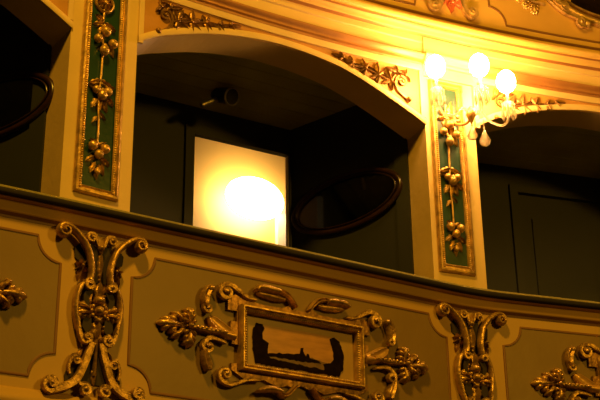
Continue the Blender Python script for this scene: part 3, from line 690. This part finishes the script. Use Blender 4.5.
# ------------------------------------------------------------------ carved sprays in the spandrels
def bent(name, bm, mat, t):
    for v in bm.verts: v.co.y -= .0524*v.co.x**2
    return obj(name, bm, mat, t)
def spray(matrix, sgn, label):
    t = thing('spandrel_carving', matrix, label, 'carving', 'carved sprays in the spandrels')
    F = (lambda p: [tuple(x) for x in p]) if sgn > 0 else mir
    def A(a): return a if sgn > 0 else 180-a
    g = M['oldgilt']; h = .008; z0 = 3.28
    def V(p): return F([(a, b-z0) for a, b in p])
    bm = bmesh.new()
    scroll(bm, V([(.735, 3.186), (.700, 3.205), (.665, 3.238), (.652, 3.275)]), V([(.690, 3.292)])[0], .036, A(195), 1.3, sgn < 0, .0085, .6, h, h, .014)
    ball(bm, *V([(.728, 3.190)])[0], .012, .016)
    bent('scroll', bm, g, t)
    bm = bmesh.new()
    sweep(bm, smooth_path([(*p, h) for p in V([(.65, 3.27), (.60, 3.285), (.545, 3.30), (.48, 3.318), (.42, 3.325), (.36, 3.345), (.285, 3.360)])]), [.006, .006, .005, .004, .003], .007)
    scroll(bm, V([(.43, 3.325), (.40, 3.318)]), V([(.384, 3.312)])[0], .018, A(60), 1.2, sgn > 0, .006, .6, h, h, .012)
    bent('stem', bm, g, t)
    for (u, v, items) in ((.62, 3.285, ((112, .080, .050), (-80, .060, .042), (160, .070, .042), (60, .065, .038), (208, .065, .036))),
                          (.545, 3.302, ((95, .075, .048), (150, .070, .042), (-100, .060, .040), (215, .065, .036), (40, .055, .034))),
                          (.465, 3.322, ((110, .058, .038), (-105, .055, .036), (170, .065, .036), (225, .05, .03), (60, .045, .03))),
                          (.385, 3.338, ((115, .040, .028), (-125, .042, .028), (180, .05, .026))),
                          (.325, 3.355, ((120, .032, .022), (-130, .034, .022), (172, .065, .022))),
                          (.665, 3.350, ((10, .055, .034), (170, .070, .038), (110, .035, .028), (-60, .04, .03))),
                          (.715, 3.335, ((80, .045, .03), (-50, .045, .03), (140, .04, .03)))):
        bm = bmesh.new(); c = V([(u, v)])[0]
        for a, L, w_ in items: leaf(bm, c, A(a), L, w_, 2, .011, nt=10, na=4, depth=.4)
        ball(bm, c[0], c[1], .014, .009, seg=8)
        bent('leaf_spray', bm, g, t)
    return t
sc0 = -.06
spray(WC.frame(sc0, .001, 3.28), 1, 'carved gilt scrollwork in the bright spandrel just left of the sconce')
spray(WC.frame(sc0-.02, .001, 3.285), -1, 'dark carved scrollwork in the spandrel beside the dim left pilaster')
spray(WC.frame(1.95, .001, 3.275), -1, 'carved scrollwork in the spandrel right of the sconce, over the darkest box')

# ------------------------------------------------------------------ carvings on the tier above
t = thing('carved_bracket', WC.frame(.962, .035, 3.80), 'reddish gilt bracket foot on the upper parapet above the sconce', 'carving')
for s in (-1, 1):
    F = (lambda p: p) if s > 0 else mir
    def A(a): return a if s > 0 else 180-a
    bm = bmesh.new(); scroll(bm, F([(.03, .30), (.045, .20), (.06, .10), (.078, .03), (.10, -.004)]), F([(.128, .014)])[0], .030, A(-110), 1.2, s > 0, .018, .5, .02, .02, .034, .7)
    obj('foot_scroll', bm, M['gilt'], t)
bm = bmesh.new(); leaf(bm, (0, .16), -90, .17, .09, 3, .024); leaf(bm, (-.02, .10), -120, .08, .05, 2, .02); leaf(bm, (.02, .10), -60, .08, .05, 2, .02)
for u, v in ((0, .10), (-.025, .075), (.025, .075), (0, .05)): ball(bm, u, v, .03, .017)
obj('leaf_cluster', bm, M['red'], t, label='reddish leaf and berry cluster')
bm = bmesh.new(); plate(bm, [(-.03, .12), (.03, .12), (.03, .42), (-.03, .42)], 0, .02); obj('shaft', bm, M['giltpaint'], t)

t = thing('cartouche', WC.frame(2.06, .035, 4.2), 'oval gilt cartouche in the upper right corner, holding a dark painting', 'cartouche')
n = 72; el = lambda a, b: [(a*math.cos(2*math.pi*k/n), b*math.sin(2*math.pi*k/n)) for k in range(n)]
bm = bmesh.new(); sweep(bm, el(.47, .29), .026, .028, seg=12, w=.01, close=True); sweep(bm, el(.425, .245), .012, .02, seg=10, w=.01, close=True); obj('picture_frame', bm, M['gilt'], t)
bm = bmesh.new(); plate(bm, el(.425, .245), 0, .006); obj('painting', bm, M['land'], t, smooth=False, label='dark painted oval')
for s in (-1, 1):
    F = (lambda p: p) if s > 0 else mir
    def A(a): return a if s > 0 else 180-a
    bm = bmesh.new(); scroll(bm, F([(.50, -.08), (.43, -.17), (.35, -.235), (.28, -.26)]), F([(.235, -.305)])[0], .034, A(80), 1.3, s > 0, .022, .5, .02, .022, .036, .7); ball(bm, *F([(.19, -.31)])[0], .02, .026)
    obj('corner_scroll', bm, M['gilt'], t)
    bm = bmesh.new(); scroll(bm, F([(.44, -.12), (.38, -.2)]), F([(.34, -.215)])[0], .026, A(120), 1.2, s > 0, .012, .5, .016, .03, .036); obj('side_scroll', bm, M['gilt'], t)
    bm = bmesh.new()
    for b, a, L, w_ in (((.54, -.21), 0, .13, .09), ((.53, -.20), 84, .085, .07), ((.53, -.22), -84, .085, .07), ((.55, -.20), 40, .08, .055), ((.55, -.22), -40, .08, .055)): frond(bm, F([b])[0], A(a), L, w_, 3, .018)
    sweep(bm, F([(.46, -.21, .012), (.55, -.21, .02)]), .012, .014)
    obj('leaf_spray', bm, M['gilt'], t)

# ------------------------------------------------------------------ the crystal sconce
SC, ZS = .955, 3.165
t = thing('wall_sconce', WC.frame(SC, .0, ZS), 'glowing three armed crystal wall sconce with hanging drops on the lit pilaster', 'wall lamp')
def lathe(bm, prof, c, seg=18):
    rows = [[bm.verts.new(Vector((c[0]+r*math.cos(2*math.pi*k/seg), c[1]+r*math.sin(2*math.pi*k/seg), c[2]+z))) for k in range(seg)] for r, z in prof]
    for a, b in zip(rows[:-1], rows[1:]):
        for k in range(seg): bm.faces.new((a[k], a[(k+1) % seg], b[(k+1) % seg], b[k]))
    bm.faces.new(rows[0]); bm.faces.new(rows[-1])
def tube3(bm, pts, r, seg=8):
    pts = [Vector(p) for p in smooth_path(pts, 6)]; rows = []
    for i, p in enumerate(pts):
        tn = (pts[min(i+1, len(pts)-1)]-pts[max(i-1, 0)]).normalized(); ref = Vector((.3, .2, 1)) if abs(tn.z) < .9 else Vector((1, .2, 0))
        x = tn.cross(ref).normalized(); y = tn.cross(x)
        rows.append([bm.verts.new(p+(x*math.cos(2*math.pi*k/seg)+y*math.sin(2*math.pi*k/seg))*r) for k in range(seg)])
    for a, b in zip(rows[:-1], rows[1:]):
        for k in range(seg): bm.faces.new((a[k], a[(k+1) % seg], b[(k+1) % seg], b[k]))
    bm.faces.new(rows[0]); bm.faces.new(rows[-1])
def drop(bm, c, L, r, seg=8):                               # faceted pear drop on a small bead, hanging from c
    lathe(bm, [(.001, 0), (.006, -.004), (.006, -.010), (.001, -.014), (.004, -.016), (r*.45, -.016-L*.25), (r, -.016-L*.66), (r*.75, -.016-L*.88), (.001, -.016-L)], c, seg)
hub = (-.01, -.19, -.10)
bm = bmesh.new()
leaf(bm, (-.025, -.09), 90, .15, .09, 3, .018); leaf(bm, (-.025, -.07), -90, .09, .07, 3, .018)
for s in (-1, 1): scroll(bm, [(-.025, -.10), (-.025+s*.02, -.06)], (-.025+s*.036, -.03), .022, 90+s*90, 1.2, s > 0, .007, .6, .012, .014, .022)
ball(bm, -.025, -.075, .03, .02); obj('backplate', bm, M['gilt'], t)
bm = bmesh.new(); tube3(bm, [(-.025, -.03, -.075), (-.02, -.10, -.12), (-.012, -.16, -.13), hub], .008); lathe(bm, [(.004, .05), (.012, .04), (.02, .02), (.028, 0), (.02, -.02), (.012, -.035), (.006, -.05), (.002, -.06)], hub); obj('stem', bm, M['giltpaint'], t)
arms = [(-.216, -.20), (.225, -.20), (-.006, -.30)]
for ax, ay in arms:
    ar = None
    bm = bmesh.new(); hx, hy, hz = hub; dx, dy = ax-hx, ay-hy
    tube3(bm, [(hx, hy, hz), (hx+dx*.25, hy+dy*.25, hz+.03), (hx+dx*.5, hy+dy*.5, hz-.02), (hx+dx*.82, hy+dy*.82, hz-.03), (ax, ay, hz+.03), (ax, ay, -.005)], .0075)
    ar = obj('arm', bm, M['crystal'], t)
    bm = bmesh.new(); lathe(bm, [(.008, -.012), (.018, -.006), (.028, .006), (.031, .012), (.028, .011), (.018, .002), (.008, .0)], (ax, ay, 0)); obj('drip_pan', bm, M['crystal'], ar)
    bm = bmesh.new(); lathe(bm, [(.012, 0), (.013, .02), (.009, .03), (.009, .075), (.012, .085)], (ax, ay, 0)); obj('candle_tube', bm, M['crystal'], ar)
    bm = bmesh.new(); lathe(bm, [(.018, .085), (.036, .095), (.050, .12), (.053, .15), (.046, .18), (.030, .20), (.014, .212), (.003, .216)], (ax, ay, 0)); obj('lamp_glass', bm, M['lampglass'], ar)
    for k in range(7):
        a = 2*math.pi*k/7+.3; bm = bmesh.new(); drop(bm, (ax+.034*math.cos(a), ay+.034*math.sin(a), .008), .078, .0095); obj('pendant', bm, M['crystal'], ar)
bm = bmesh.new(); drop(bm, (hub[0], hub[1], hub[2]-.055), .08, .030, 10); obj('pendant', bm, M['crystal'], t)
bm = bmesh.new(); tube3(bm, [(-.006, -.30, -.01), (-.006, -.30, -.10), (-.006, -.30, -.225)], .002, 6); drop(bm, (-.006, -.30, -.225), .095, .032, 10); obj('pendant', bm, M['crystal'], t)

# ------------------------------------------------------------------ house light, added fill, camera, output
def area(name, loc, target, size, power, c):
    l = bpy.data.lights.new(name, 'AREA'); l.shape = 'DISK'; l.size = size; l.energy = power; l.color = c
    o = bpy.data.objects.new(name, l); col.objects.link(o); o.location = loc
    o.rotation_euler = (Vector(target)-Vector(loc)).to_track_quat('-Z', 'Y').to_euler(); return o
tgt = PC.W(0, 0, 1.9)
area('house_chandelier', (-.5, 1.2, ZB+6.6), tgt, .6, 335, (1, .50, .032))
area('right_fill_light', (4.6, 1.5, ZB+3.4), tgt, .7, 105, (1, .50, .032))  # unseen fill, added to brighten the right of the parapet
w = bpy.data.worlds.new('house'); bpy.context.scene.world = w; w.use_nodes = True
w.node_tree.nodes['Background'].inputs['Color'].default_value = (1, .55, .08, 1); w.node_tree.nodes['Background'].inputs['Strength'].default_value = .012

cam = bpy.data.cameras.new('camera'); co = bpy.data.objects.new('camera', cam); col.objects.link(co)
cam.sensor_width = 36; cam.lens = 75.0; cam.clip_start = .05
p, r = math.atan(1250/2885), math.atan(40/2885)
Fv = Vector((0, math.cos(p), math.sin(p))); Uv = Vector((0, -math.sin(p), math.cos(p))); Rv = Vector((1, 0, 0))
cr, cu = Rv*math.cos(r)-Uv*math.sin(r), Rv*math.sin(r)+Uv*math.cos(r)
mm = Matrix.Identity(4)
for i in range(3): mm[i][0], mm[i][1], mm[i][2] = cr[i], cu[i], -Fv[i]
mm[2][3] = ZB; co.matrix_world = mm
sc = bpy.context.scene; sc.camera = co
sc.view_settings.view_transform = 'Standard'; sc.view_settings.look = 'None'; sc.view_settings.exposure = 0; sc.view_settings.gamma = 1
sc.view_settings.use_curve_mapping = False
